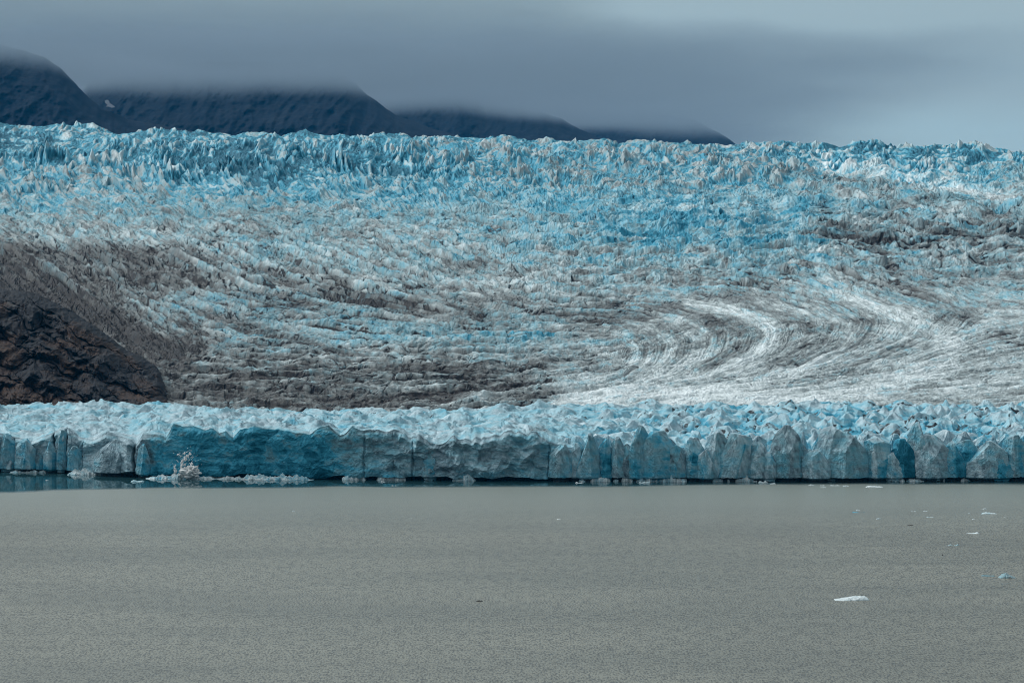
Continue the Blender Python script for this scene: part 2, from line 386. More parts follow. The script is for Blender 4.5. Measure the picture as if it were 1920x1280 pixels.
ANG = coarse(["0"], [0, 1920], [200, 800]) if False else None
_a = np.array([[-5, -5, 0, 5, 5, 0, 0, 0, 0, 5, 10, 12, 12],
               [0, 5, 10, 8, 5, 0, 0, 5, 5, 8, 12, 12, 12],
               [10, 10, 15, 5, -8, 0, 5, 5, 0, 5, 10, 12, 10],
               [20, 20, 20, 0, -15, 5, 8, 5, -8, -5, 0, 5, 4],
               [25, 26, 26, 20, 10, 15, 10, 0, -8, -10, 5, 2, 0],
               [30, 26, 26, 26, 20, 20, 8, 0, 0, 0, 8, 4, 0],
               [35, 35, 22, 18, 15, 18, 15, 0, 0, 10, 26, 10, 0],
               [40, 45, 26, 6, 6, 10, 8, -3, 5, 22, 26, 22, 4],
               [45, 50, 35, 4, 6, 2, 0, -4, -18, -30, 0, 10, 4],
               [50, 30, 4, 0, 0, 2, -3, -6, -18, -18, -18, -8, -4],
               [0, 0, 0, 2, 0, -3, -4, -6, -6, -6, -5, -4, -3]], float)
def _ang():
    def idx(v, ax):
        ax = np.array(ax, float); i = np.clip(np.searchsorted(ax, v) - 1, 0, len(ax) - 2)
        t = np.clip((v - ax[i]) / (ax[i + 1] - ax[i]), 0, 1); return i, t
    i, tx = idx(GX, XS); j, ty = idx(GY, YS)
    return (_a[j, i] * (1 - tx) + _a[j, i + 1] * tx) * (1 - ty) + (_a[j + 1, i] * (1 - tx) + _a[j + 1, i + 1] * tx) * ty
ANG = _ang()
def streamlines():
    """long continuous streaks along the ice flow (line integral convolution of noise)"""
    gy_, gx_ = np.gradient(_l, 4.0)
    ta = np.arctan2(-gx_, gy_)
    ta = np.where(np.cos(ta) < 0, ta + np.pi, ta)
    an = np.radians(ANG)
    m = np.clip(_m * 1.3, 0, 1)
    c2 = np.cos(2 * an) * (1 - m) + np.cos(2 * ta) * m; s2 = np.sin(2 * an) * (1 - m) + np.sin(2 * ta) * m
    for _ in range(3):
        for ax in (0, 1):
            c2 = (np.roll(c2, 1, ax) + 2 * c2 + np.roll(c2, -1, ax)) / 4; s2 = (np.roll(s2, 1, ax) + 2 * s2 + np.roll(s2, -1, ax)) / 4
    t = .5 * np.arctan2(s2, c2); C = np.cos(t).astype(np.float32); S_ = np.sin(t).astype(np.float32)
    lx = np.arange(-280, 2200, 2.0); ly = np.arange(380, 806, 1.0)
    X0, Y0 = np.meshgrid(lx, ly); r = np.random.RandomState(9)
    nA = r.rand(len(ly), len(lx)).astype(np.float32); nB = fbm(X0 / 12, Y0 / 5, 2, 401)
    out = []
    for nz_, st, n_ in ((nA, 2.0, 22), (nB, 4.0, 34)):
        acc = np.zeros(X0.shape, np.float32); wsum = 0
        for sg in (1, -1):
            x = X0.copy(); y = Y0.copy(); pc = None
            for k in range(n_):
                i = np.clip(((x + 280) / 4).astype(int), 0, len(RX) - 1); j = np.clip(((y - 180) / 4).astype(int), 0, len(RY) - 1)
                c = C[j, i]; s_ = S_[j, i]
                if pc is not None:
                    f = np.where(c * pc + s_ * ps < 0, -1, 1); c = c * f; s_ = s_ * f
                else: c = c * sg; s_ = s_ * sg
                pc, ps = c, s_
                x = x + c * st; y = y + s_ * st
                w = 1 - k / n_
                ii = np.clip(((x + 280) / 2).astype(int), 0, len(lx) - 1); jj = np.clip((y - 380).astype(int), 0, len(ly) - 1)
                acc += w * nz_[jj, ii]; wsum += w
        acc = acc / wsum; out.append((acc - acc.mean()) / acc.std())
    return out
LICA, LICB = streamlines()
def samp_lic(R, px, py):
    u = np.clip((px + 280) / 2, 0, R.shape[1] - 1.001); v = np.clip(py - 380, 0, R.shape[0] - 1.001)
    i = u.astype(int); j = v.astype(int); a = u - i; b = v - j
    return (R[j, i] * (1 - a) + R[j, i + 1] * a) * (1 - b) + (R[j + 1, i] * (1 - a) + R[j + 1, i + 1] * a) * b
build_slope()

# ------------------------------------------------------------------ ROCK OUTCROP
def build_rock():
    m, N, L, B = nt('dark_rock')
    at = N.new('ShaderNodeAttribute'); at.attribute_name = 'ice'
    sp = N.new('ShaderNodeSeparateColor'); L.new(at.outputs['Color'], sp.inputs[0])
    geo = N.new('ShaderNodeNewGeometry'); P = geo.outputs['Position']
    n1 = noise(N, L, P, .12, 6, .65); n2 = noise(N, L, P, .9, 5, .6, sc3=(.3, .3, 1)); n3 = noise(N, L, P, .035, 4, .6)
    f = math_(N, L, 'ADD', sp.outputs[0], math_(N, L, 'MULTIPLY', math_(N, L, 'SUBTRACT', n3, .5), 1.6))
    f2 = ramp(N, [(.25, (0, 0, 0)), (.55, (1, 1, 1))], f, L)
    c = mixc(N, L, f2, (.005, .009, .016), (.054, .027, .016))
    c = mixc(N, L, ramp(N, [(.60, (0, 0, 0)), (.78, (1, 1, 1))], n1, L), c, (.080, .044, .027))
    c = mixc(N, L, ramp(N, [(.40, (.8, .8, .8)), (.62, (0, 0, 0))], n2, L), c, (.012, .012, .016))
    c = mixc(N, L, sp.outputs[1], c, (.16, .17, .18))
    L.new(c, B.inputs['Base Color']); B.inputs['Roughness'].default_value = .8; B.inputs['Specular IOR Level'].default_value = .2
    b = N.new('ShaderNodeBump'); b.inputs['Strength'].default_value = .9; b.inputs['Distance'].default_value = 1.0
    L.new(n1, b.inputs['Height']); L.new(b.outputs[0], B.inputs['Normal'])
    pxs = np.arange(-250, 352, 1.2, dtype=np.float32); nc = len(pxs); NR = 330
    yb = np.interp(pxs, [-250, -100, 0, 60, 130, 190, 236, 268, 294, 314, 352], [500, 525, 541, 547, 580, 620, 655, 670, 688, 728, 788])
    t = np.linspace(0, 1, NR)
    PX, Tt = np.meshgrid(pxs, t); YB = np.broadcast_to(yb[None], PX.shape)
    PY = 790 + (YB - 790) * Tt ** .9
    D = 1815 + 190 * Tt + 25 * sm(.85, 1, Tt) ** 2
    wx = PX + 12 * fbm(PX / 60, PY / 60, 3, 131); wy = PY + 12 * fbm(PX / 60 + 7, PY / 60, 3, 135)
    h1, g1, c1 = pyramids((wx * .85 + wy * .5) / 95, (-wx * .5 + wy * .85) / 42, 41, 5, 1.0, .6)
    h2, g2, c2 = pyramids((wx * .9 + wy * .4) / 34 + 3, (-wx * .4 + wy * .9) / 15, 42, 4, 1.2, .7)
    fade = sm(0, .06, Tt) * (1 - sm(.975, 1, Tt))
    crack = 1 - sm(0, .07, g1); crack2 = 1 - sm(0, .06, g2)
    D = D - fade * (26 * h1 + 8 * h2 + 5 * fbm(wx / 14, wy / 14, 4, 137) + 7 * fbm(wx / 40, wy / 30, 3, 139) - 4 * crack - 1.5 * crack2)
    X, Yw, Z = world(PX, PY, D)
    Z += .8 * fbm(PX / 12, PY / 8, 3, 141)
    br = .35 - .5 * sm(.86, .98, Tt) + .5 * (c1 - .4) + .3 * (c2 - .5)
    ledge = sm(.72, .86, fbm(wx / 30, wy / 9, 4, 147) + .35 * (1 - np.abs(PY - YB - 40) / 60).clip(0, 1)) * .35
    nb = 12; q = np.linspace(0, 1, nb + 1)[1:, None]
    X = np.vstack([X, np.repeat(X[-1][None], nb, 0)]); Yb = Yw[-1][None] + 60 * q; Zb = Z[-1][None] - 60 * q
    Yw = np.vstack([Yw, Yb]); Z = np.vstack([Z, Zb])
    rep = lambda a: np.vstack([a, np.repeat(a[-1][None], nb, 0)]).ravel()
    o = mesh_obj('rock_outcrop', np.stack([X, Yw, Z], -1).reshape(-1, 3), grid_faces(NR + nb, nc), m, attrs=[rep(br), rep(ledge), rep(br * 0)])
    tag(o, 'dark brown and navy bare rock knob at the glacier edge above the ice cliff', 'rock')
build_rock()

# ------------------------------------------------------------------ ICE CLIFF and the broken shelf on top
FX = [-250, 0, 100, 200, 240, 300, 500, 960, 1300, 1900, 2170]
FY = [884, 887, 889, 893, 897, 899.5, 901.5, 904.5, 905, 903.5, 903]
footD = lambda px: CAMZ * F / (np.interp(px, FX, FY) - HZ)
EX = [-250, -100, 0, 30, 60, 95, 110, 125, 150, 175, 200, 235, 255, 267, 290, 310, 324, 345, 362, 382, 398, 410, 422, 436, 450, 475, 495, 520, 560, 580, 600, 615, 637, 648, 660, 680, 688, 720, 760, 770, 785, 812, 830, 850, 862, 885, 930, 960, 1000, 1040, 1075, 1100, 1200, 1500, 2170]
EY = [812, 815, 812, 820, 826, 812, 806, 802, 820, 825, 812, 820, 833, 815, 815, 822, 795, 800, 798, 806, 803, 812, 808, 822, 805, 801, 804, 806, 812, 814, 801, 797, 818, 812, 799, 808, 805, 804, 806, 814, 812, 831, 828, 815, 820, 822, 812, 806, 812, 826, 838, 836, 838, 845, 845]
cliff = None
def build_cliff():
    global cliff
    pxs = np.arange(-370, 2291, 1.3, dtype=np.float32); nc = len(pxs)
    fd = footD(pxs); ye = np.interp(pxs, EX, EY) + 1.8 * fbm(pxs / 14, pxs * 0, 3, 151) + sm(640, 740, pxs) * (6 * fbm(pxs / 34, pxs * 0 + 3, 3, 153) + 5 * np.clip(1 - 2.2 * np.abs(perlin(pxs / 26, pxs * 0 + 5, 155)), 0, 1))
    right = sm(980, 1120, pxs)
    NW = 170
    h = np.linspace(0, 1, NW)[:, None]
    PXw = np.broadcast_to(pxs[None], (NW, nc))
    De = fd + 12
    ztop = CAMZ + (HZ - ye) / F * De
    z = -2 + (ztop + 2)[None] * h
    hp = z / 0.28                                          # height in pixels
    wx = PXw + 9 * fbm(PXw / 50, hp / 50, 3, 161); wh = hp + 9 * fbm(PXw / 50 + 5, hp / 50, 3, 165)
    a1, ga, ca = pyramids(wx / 62 - wh / 160, wh / 70, 11, 5, 1.0, .6)
    a2, gb, cb = pyramids(wx / 24 + wh / 90, wh / 34, 12, 4, 1.1, .7)
    a3, gc, cc = pyramids(wx / 26, wh / 260, 13, 3, 1.3, .8)
    a4, gd, cd = pyramids(wx / 9, wh / 12, 14, 4, 1.2, .7)
    colm = (1 - sm(200, 300, PXw)) + sm(1050, 1150, PXw)
    smooth_wall = sm(255, 300, PXw) * (1 - sm(640, 760, PXw))
    cen = sm(640, 760, PXw) * (1 - sm(1030, 1120, PXw))
    b1, gb1, cb1 = pyramids((wx + .5 * wh) / 34, (wh - .3 * wx) / 30, 15, 4, 1.2, .7)
    off = cen * (4.5 * b1 + 1.5 * fbm(wx / 20, wh / 16, 4, 173)) + smooth_wall * 2.2 * b1 * (1 - cen) + a1 * (5.5 - 2.5 * smooth_wall) + a2 * (2.4 - 1.4 * smooth_wall) + a3 * 6 * colm + a4 * .9 * (1 - .5 * smooth_wall) + .5 * fbm(wx / 6, wh / 6, 3, 171)
    slots = sum(np.exp(-((PXw + 4 * fbm(hp / 26, hp * 0 + s, 3, 157) - s) / 2.0) ** 2) * d for s, d in ((26, 6), (101, 9), (123, 7), (252, 5), (683, 1.6), (774, 2.2), (1030, 2), (1110, 4), (1123, 8), (1150, 5))) * (1 - sm(.86, .99, h))
    D = De[None] + 7 * sm(1070, 1110, PXw) - off * (1 - .45 * right[None]) * sm(0, .12, h) * (1 - .6 * sm(.9, 1, h)) + slots
    D = D - (1 - sm(3, 14, z)) * 3.0 * (.4 + np.clip(fbm(PXw / 60, PXw * 0, 3, 175), -.3, 1))           # foot splays outwards
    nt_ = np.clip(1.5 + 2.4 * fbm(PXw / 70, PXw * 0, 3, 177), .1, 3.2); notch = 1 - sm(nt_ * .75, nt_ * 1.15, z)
    D = D + 9.0 * notch
    Xw = (PXw - 960) / F * De[None]; Yw = D; Zw = z
    deep = sm(262, 300, PXw) * (1 - sm(560, 700, PXw)) * .85 + (1 - sm(200, 300, PXw)) * .3 + sm(560, 700, PXw) * (1 - sm(1000, 1100, PXw)) * .36 + sm(1000, 1100, PXw) * .45
    bl = deep + .22 * (ca - .5) + .2 * (cb - .5) + .14 * fbm(wx / 40, wh / 8, 4, 181) - .22 * smooth_wall * sm(.0, .5, fbm((wx + wh) / 30, (wh - .5 * wx) / 22, 4, 183)) + .18 * (1 - sm(0, .5, h)) - .25 * sm(.93, 1, h)
    pa = .54 - .38 * smooth_wall + .3 * fbm(wx / 25, wh / 20, 4, 185) + .15 * (cb - .5) - .15 * (1 - colm.clip(0, 1))
    di = .0 + .22 * fbm(wx / 22, wh / 12, 4, 189) + .15 * (1 - smooth_wall) * (1 - sm(0, .06, gb))
    for (sx, sy, w_, hh, a_) in ((790, 828, 12, 16, .6), (785, 850, 4, 16, .5), (885, 822, 12, 16, .5), (905, 830, 6, 12, .35), (125, 850, 4, 25, .5), (1020, 805, 22, 10, .5)):
        yy = HZ + (CAMZ - z) * F / De[None]
        di = di + a_ * np.exp(-((wx - sx) / w_) ** 2 - ((yy - sy) / hh) ** 2)
    li = np.where(z < nt_, 1.3, (di - .45) * 1.2 + .25 * (1 - sm(0, .03, ga)))  # undercut coloured black: wet ice plus painted shade of the recess
    # shelf
    NT = 430
    t = np.linspace(0, 1, NT + 1)[1:, None]
    PXt = np.broadcast_to(pxs[None], (NT, nc))
    yb = np.interp(pxs, [-250, 0, 180, 300, 360, 450, 600, 720, 850, 1000, 1100, 1300, 1500, 1900, 2170], [755, 757, 755, 757, 764, 770, 772, 772, 766, 760, 757, 757, 755, 756, 756]) + 4.5 * fbm(pxs / 40, pxs * 0 + 7, 4, 247)
    De2 = np.convolve(np.pad(D[-1], 40, mode='edge'), np.ones(81) / 81, 'valid')
    Dt = De2[None] + (1835 - De2[None]) * t + (D[-1] - De2)[None] * np.exp(-t / .02)
    ys_ = np.convolve(np.pad(ye, 60, mode='edge'), np.ones(121) / 121, 'valid')
    PYt = ys_[None] + (yb - ys_)[None] * t ** .75 + (ye - ys_)[None] * np.exp(-t / .05)
    vy = (Dt - 1500) / 15.0
    wx2 = PXt + 14 * fbm(PXt / 60, vy / 2, 3, 201); vy2 = vy + .8 * fbm(PXt / 60 + 9, vy / 2, 3, 205)
    s1, e1, k1 = pyramids(wx2 / 46, vy2 / 1.6, 21, 5, 1.35, .65)
    s2, e2, k2 = pyramids(wx2 / 20 + 4, vy2 / .9, 22, 4, 1.5, .7)
    s3, e3, k3 = pyramids(wx2 / 80 + 4, vy2 / 1.5, 23, 5, 1.0, .5)
    s4, e4, k4 = pyramids(wx2 / 9 + 4, vy2 / .45, 24, 4, 1.4, .7)
    R = sm(950, 1350, PXt)
    amp = (.2 + .8 * sm(0, .06, t))
    up = amp * (R * (25 * np.clip(s1, 0, 1.1) + 9 * np.clip(s2, 0, 1)) + (1 - R) * (19 * np.clip(s3, 0, 1) * (.6 + .8 * np.clip(fbm(wx2 / 90, vy2 / 2, 2, 243) + .4, 0, 1)) + 6 * np.clip(s2, 0, 1) + 4 * s1) + 2.2 * np.clip(s4, 0, 1))
    up = up - amp * (R * 11 + (1 - R) * 10)
    sl = .72 + .28 * (1 - sm(.6, 1, t))
    PYt = PYt - up * sl
    Xt, Yt, Zt = world(PXt, PYt, Dt)
    patch = sm(.25, .6, fbm(wx2 / 22, vy2 * .8, 4, 211))
    dit = .16 + .5 * (1 - sm(0, .12, e1)) * patch * R + .62 * patch * sm(.3, .62, fbm(wx2 / 60, vy2 / 3, 2, 215)) + .22 * fbm(wx2 / 12, vy2 * 1.4, 3, 217)
    dit = dit + .55 * np.exp(-((PXt - 1012) / 24) ** 2 - ((PYt - 803) / 8) ** 2) + .4 * np.exp(-((PXt - 485) / 22) ** 2 - ((PYt - 802) / 7) ** 2)
    blt = .36 + .25 * (k1 - .5) + .3 * (k2 - .5) * R + .2 * fbm(wx2 / 40, vy2, 3, 219) + .28 * (1 - sm(.1, .5, s1)) * R * (1 - patch)
    pat = .66 + .25 * (k2 - .5) + .2 * fbm(wx2 / 14, vy2 * 1.5, 3, 221) - .08 * (1 - R)
    nb = 30; q = np.linspace(0, 1, nb + 1)[1:, None]
    Xb = np.repeat(Xt[-1][None], nb, 0); Yb = Yt[-1][None] + 45 * q; Zb = Zt[-1][None] - 24 * q ** 1.4
    rep = lambda a: np.repeat(a[-1][None], nb, 0)
    st = lambda *a: np.vstack([np.broadcast_to(x_, (x_.shape[0], nc)) for x_ in a])
    co = np.stack([st(Xw, Xt, Xb), st(Yw, Yt, Yb), st(Zw, Zt, Zb)], -1).reshape(-1, 3)
    tl = (1 - sm(.03, .10, np.abs(perlin(wx2 / 45, vy2 * 1.1, 231)))) * sm(0, .3, fbm(wx2 / 50, vy2, 2, 233))
    lit = (dit - .5) * 1.3 + .8 * tl * amp + (.35 + .65 * R) * 1.1 * sm(-.02, .24, fbm(wx2 / 16, vy2 * 1.1, 4, 237)) * sm(-.05, .3, fbm(wx2 / 70, vy2 / 2, 2, 239)) + .35 * R * (1 - sm(0, .07, e1)) * sm(-.1, .2, fbm(wx2 / 30, vy2, 2, 241))
    attrs = [st(di, dit, rep(dit)).ravel(), st(bl, blt, rep(blt)).ravel(), st(pa, pat, rep(pat)).ravel(), st(li, lit, rep(lit)).ravel()]
    root = bpy.data.objects.new('ice_cliff', None); col.objects.link(root); root.location = (0, 1505, 0)
    tag(root, 'long pale and deep blue ice cliff standing in the grey lake with jagged seracs', 'ice cliff')
    co[:, 1] -= 1505
    mesh_obj('ice_wall', co, grid_faces(NW + NT + nb, nc), M_front, root, attrs)
    cliff = root
build_cliff()

# ------------------------------------------------------------------ faceted blocks
def planes_block(w, d, h, seed, peak=.5, lean=0.0, nth=100, nz=96, rough=.35, base=-1.5):
    """a block of ice cut by random planes: near-vertical sides, slanting top planes meeting in a point or ridge; origin at its base centre"""
    r = np.random.RandomState(seed)
    th = np.linspace(0, 2 * np.pi, nth, endpoint=False)[None]
    z = np.linspace(0, 1, nz)[:, None]
    zz = base + (h - base) * z; t = zz / h
    rad = np.full((nz, nth), 9e9); idx = np.zeros((nz, nth))
    cx = lean * w * t
    k_ = [0]
    def cut(a, dist):
        c = np.cos(th - a); v = np.where(c > .05, np.maximum(dist, .02) / np.maximum(c, .05), 9e9)
        k_[0] += 1
        idx[:] = np.where(v < rad, k_[0], idx); rad[:] = np.minimum(rad, v)
    sup = lambda a: math.hypot(w / 2 * math.cos(a), d / 2 * math.sin(a))
    a0 = r.rand() * .8
    for k in range(7):                                   # sides
        a = a0 + 2 * np.pi * (k + .6 * (r.rand() - .5)) / 7
        cut(a, sup(a) * (1.04 - (.02 + .2 * r.rand()) * t - .10 * r.rand()))
    for k in range(4):                                   # shears on the side that faces the water
        a = -math.pi / 2 + 1.3 * (r.rand() - .5) * 2
        zc = .15 + .6 * r.rand(); sl = .25 + .5 * r.rand()
        cut(a, sup(a) * (.98 - sl * np.maximum(t - zc, 0) - .12 * r.rand() + .25 * np.maximum(zc - t, 0) * (r.rand() - .3)))
    steep = [.60 + .32 * r.rand(), .1 + .45 * r.rand()]
    if r.rand() < .4: steep = [.80 + .12 * r.rand(), .55 + .3 * r.rand()]
    if r.rand() < .5: steep.reverse()
    for k in range(6):                                   # top
        if k < 2: a = math.pi * k + .3 * r.randn(); zc = steep[k]
        else: a = r.rand() * 2 * np.pi; zc = .45 + .48 * r.rand()
        pk = (peak - .5) * w * math.cos(a) + (0 if k < 2 else .06 * w)
        f = (1.01 - t) / (1.01 - zc); pw = .75 + .4 * r.rand()
        f = np.where(f < 1, np.clip(f, 0, 1) ** pw, f)
        cut(a, pk + (sup(a) - pk) * f)
    rad = np.minimum(rad, max(w, d))
    rid = np.modf(np.sin(idx * 12.9898 + seed) * 437.5)[0]
    cid = np.abs(rid)
    n = fbm(np.cos(th) * w / 6 + zz / 9 + seed, np.sin(th) * d / 6 + zz / 5, 4, 301 + seed % 5)
    p, g, c_ = pyramids(th * w / 5 + .3 * zz, zz / 7 + seed, 303 + seed % 4, 4, 1.0, .7)
    fine = fbm(np.cos(th) * w / 1.6 + zz / 2 + seed, np.sin(th) * d / 1.6 + zz / 1.4, 3, 311)
    rad = rad + (rough * n + rough * 1.3 * (p - .5) + .3 * fine + .22 * fbm(np.cos(th) * w / 1.8 + seed, np.sin(th) * d / 1.8 + zz / 12, 3, 313)) * sm(0, .12, 1 - z) ** .5
    rad = rad * (1 - .35 * (1 - sm(1.0, 2.2, zz)))
    rad = np.maximum(rad, .02)
    rad[-1] = .02
    X = np.cos(th) * rad + cx; Y = np.sin(th) * rad; Z = np.broadcast_to(zz, X.shape)
    return np.stack([X, Y, Z], -1), cid, n, np.broadcast_to(zz, X.shape), h

def serac(px, py, wpx, seed, blue=.45, pale=.55, dirt=.08, peak=.5, lean=0., dpt=None, fwd=3.):
    D = float(footD(px)) + 12 - fwd
    wet_shade = [.2, 1.2, 1.7, 2.1][seed * 7 % 4]
    h = CAMZ + (HZ - py) / F * D
    w = wpx / F * D
    d = dpt or max(9, w * .8)
    co, cid, n, zz, h = planes_block(w, d, h, seed, peak, lean)
    co = co.reshape(-1, 3) + np.array([(px - 960) / F * D, D - 1505, 0])
    hz = (zz / h).ravel(); n = n.ravel(); c = cid.ravel()
    di = dirt + .2 * n + .25 * dirt * sm(.7, 1, hz); li = np.where(zz.ravel() < wet_shade + .5 * n, 1.3, (di - .4) * 1.3)  # foot blackened in colour: wet ice and painted undercut shade
    bl = blue + .15 * (1 - hz) + .26 * (c - .5) + .1 * n - .15 * sm(.85, 1, hz)
    pa = pale - .08 + .35 * n + .3 * (.5 - c)
    q = fbm(co[:, 0] / 7 + seed, co[:, 2] / 9, 3, 321); bl = bl * .8 + .05 + .30 * q; pa = pa - .2 * fbm(co[:, 0] / 4, co[:, 2] / 6, 3, 325)
    nz, nth = zz.shape
    mesh_obj('serac', co, grid_faces(nz, nth, True), M_front, cliff, [di, bl, pa, li])

SER = [  # px, py, width, blue, pale, dirt, peak, lean
    (12, 812, 40, .4, .55, .1, .4, 0), (48, 822, 46, .55, .4, .1, .5, 0), (72, 838, 34, .45, .4, .1, .5, 0), (92, 822, 26, .5, .5, .15, .5, 0),
    (112, 805, 20, .5, .55, .05, .5, .15), (138, 836, 30, .7, .35, .2, .5, 0), (215, 822, 84, .3, .45, .2, .6, 0), 
    (268, 832, 26, .55, .5, 0, .5, 0),
    (806, 830, 36, .45, .4, .2, .5, 0), 
    (1052, 832, 46, .35, .45, .1, .6, 0),
    (1080, 830, 30, .4, .5, .1, .5, 0), (1103, 812, 48, .45, .55, .05, .55, 0), (1138, 822, 40, .8, .6, 0, .5, 0), (1158, 818, 26, .3, .4, .15, .5, 0), (1176, 832, 52, .25, .35, .2, .5, 0),
    (1194, 796, 46, .45, .35, .15, .5, .1), (1232, 808, 78, .65, .45, .02, .45, 0), (1268, 834, 40, .4, .4, .2, .5, 0), (1304, 820, 44, .5, .5, .1, .6, 0), (1326, 842, 40, .35, .3, .25, .5, 0),
    (1345, 806, 56, .35, .5, .12, .5, .05), (1372, 812, 60, .4, .6, .05, .3, .2), (1394, 826, 46, .35, .5, .1, .5, 0), (1422, 829, 46, .35, .42, .2, .6, 0), (1443, 847, 28, .4, .5, .05, .5, 0),
    (1478, 796, 64, .3, .25, .2, .45, .0), (1500, 828, 44, .4, .4, .15, .5, 0), (1533, 842, 64, .4, .5, .05, .5, 0), (1562, 798, 64, .35, .6, .03, .5, 0), (1592, 808, 86, .3, .52, .05, .4, 0),
    (1620, 838, 40, .4, .35, .1, .5, 0), (1646, 820, 58, .5, .5, .1, .5, 0), (1676, 848, 40, .4, .5, .05, .5, 0), (1697, 822, 56, .95, .5, 0, .4, 0), (1724, 790, 50, .4, .5, .2, .5, 0),
    (1746, 816, 74, .3, .5, .15, .45, 0), (1752, 857, 46, .35, .45, .05, .6, 0), (1788, 826, 56, .6, .5, .05, .5, 0), (1818, 824, 50, .6, .5, .03, .5, 0), (1850, 826, 84, .35, .4, .1, .6, 0),
    (1874, 850, 60, .7, .1, .15, .5, .1), (1908, 814, 52, .5, .3, .2, .4, 0), (1945, 820, 60, .4, .5, .1, .5, 0), (1990, 812, 70, .5, .5, .1, .5, 0), (2050, 816, 80, .4, .5, .1, .5, 0), (2110, 812, 70, .5, .5, .1, .5, 0), (2180, 816, 80, .4, .5, .1, .5, 0), (2240, 812, 70, .45, .5, .1, .5, 0), (-240, 815, 76, .4, .5, .1, .5, 0),
    (-40, 816, 70, .4, .5, .1, .5, 0), (-100, 812, 70, .5, .5, .1, .5, 0), (-170, 818, 80, .4, .5, .1, .5, 0)]
_r = np.random.RandomState(77)
for k in range(34):                                          # further seracs standing behind the front row
    SER.append((1060 + k * 28 + 12 * _r.randn(), 812 + 12 * _r.rand() - (6 if k > 12 else 0), 26 + 34 * _r.rand(), .25 + .35 * _r.rand(), .5 + .3 * _r.rand(), .02 + .15 * _r.rand(), .5, .1 * _r.randn(), -6 - 12 * _r.rand()))
for i, s in enumerate(SER):
    _q = np.random.RandomState(i + 5).rand(2); s = list(s); s[4] += .30 * (_q[0] - .4); s[3] += .2 * (_q[1] - .5)
    front = 7 if s[1] > 840 else (5 if i % 2 else 2.5)
    serac(s[0], s[1], s[2], 900 + i, s[3], s[4], s[5] * .25, s[6], s[7], fwd=s[8] if len(s) > 8 else front)

# ------------------------------------------------------------------ brash heaps and fallen ice at the cliff foot
def heap(name, px, wpx, hpx, seed, label, cat, group=None, blue=.3, pale=.9, dirt=0., fwd=5.5, profile=None):
    D0 = float(footD(px)) + 16 - fwd
    w = wpx / F * D0; H = hpx / F * D0; d = min(5.0, max(3.0, w * .25))
    nx, ny = int(max(40, wpx * 2)), 46
    u, v = np.meshgrid(np.linspace(-1, 1, nx), np.linspace(-1, 1, ny))
    env = np.clip(1 - np.abs(u) ** 2.2, 0, 1) * np.clip(1 - np.abs(v) ** 1.6, 0, 1)
    if profile: env = env * np.interp(u, np.linspace(-1, 1, len(profile)), profile)
    X = u * w / 2; Y = v * d
    p, g, c = pyramids(X / 2.2 + seed, Y / 1.6, 400 + seed % 7, 4, 1.3, .8)
    p2, g2, c2 = pyramids(X / .9 + seed, Y / .8, 410 + seed % 7, 4, 1.3, .8)
    Z = H * env ** .45 * (.42 + .45 * np.clip(p, 0, 1) + .5 * np.clip(fbm(X / 5 + seed, Y / 5, 3, 419), -.5, 1)) + env ** .4 * (.28 * p2) - .35
    Y = Y * (1 + .5 * fbm(u * w / 5 + seed, u * 0, 3, 423)); X = X + .5 * fbm(X, Y * 2 + Z, 2, 421)
    o = mesh_obj(name, np.stack([X, Y, Z], -1).reshape(-1, 3), grid_faces(ny, nx), M_floe,
                 attrs=[(dirt + .25 * (c2 - .5)).ravel() + .3 * (1 - sm(0, .06, g)).ravel(), (blue + .5 * (c - .5)).ravel(), (pale + .3 * (c2 - .5)).ravel()],
                 loc=((px - 960) / F * D0, D0, 0))
    return tag(o, label, cat, group)

G1 = 'heaps of fallen ice along the cliff foot'
heap('ice_heap', 345, 150, 13, 1, 'wide white heap of brash ice under the splash at the blue wall', 'ice heap', G1, .35, .95, fwd=8, profile=[.35, .5, .8, 1, .9, .7, .6, .5])
heap('ice_heap', 445, 74, 10, 2, 'grey-white rubble heap just right of the splash', 'ice heap', G1, .2, .7, .15, fwd=7.5, profile=[.6, .8, .6, .7, 1])
heap('ice_heap', 480, 60, 15, 3, 'tall crumbly white heap with blue wedges under the dark blue wall', 'ice heap', G1, .3, .9, .1, fwd=8, profile=[.9, 1, .7, .8])
heap('ice_heap', 540, 100, 14, 4, 'pale blue slabby heap at the right end of the blue wall', 'ice heap', G1, .4, .85, .08, fwd=8, profile=[.7, 1, .6, .9, .8, .35])
heap('ice_heap', 663, 44, 22, 5, 'round white ice clump at the foot of the grey wall', 'ice heap', G1, .3, .8, .1, fwd=6.5)
heap('ice_heap', 733, 54, 20, 6, 'low speckled ice clump beside the long dark undercut', 'ice heap', G1, .2, .7, .2, fwd=5.5)
heap('ice_heap', 870, 44, 18, 7, 'white heap topped by one smooth blue block', 'ice heap', G1, .35, .85, .05, fwd=7, profile=[.3, .5, .7, 1, .8])
heap('ice_heap', 1115, 60, 28, 8, 'pale triangular heap below the deep blue slot', 'ice heap', G1, .35, .8, .05, fwd=8, profile=[.3, .6, 1, .8, .9])
heap('ice_heap', 1185, 70, 34, 9, 'grey weathered fall of ice with a white rim', 'ice heap', G1, .2, .6, .15, fwd=7, profile=[.5, .8, .7, .9])
heap('ice_heap', 1240, 96, 40, 10, 'sloping white fall of ice left of the black fin', 'ice heap', G1, .3, .8, .05, fwd=8, profile=[1, .8, .6, .4, .3])
heap('ice_heap', 1370, 110, 36, 11, 'broad crumbly white heap between two grey fins', 'ice heap', G1, .2, .75, .08, fwd=7.5, profile=[.4, .6, .9, 1, .6, .35])
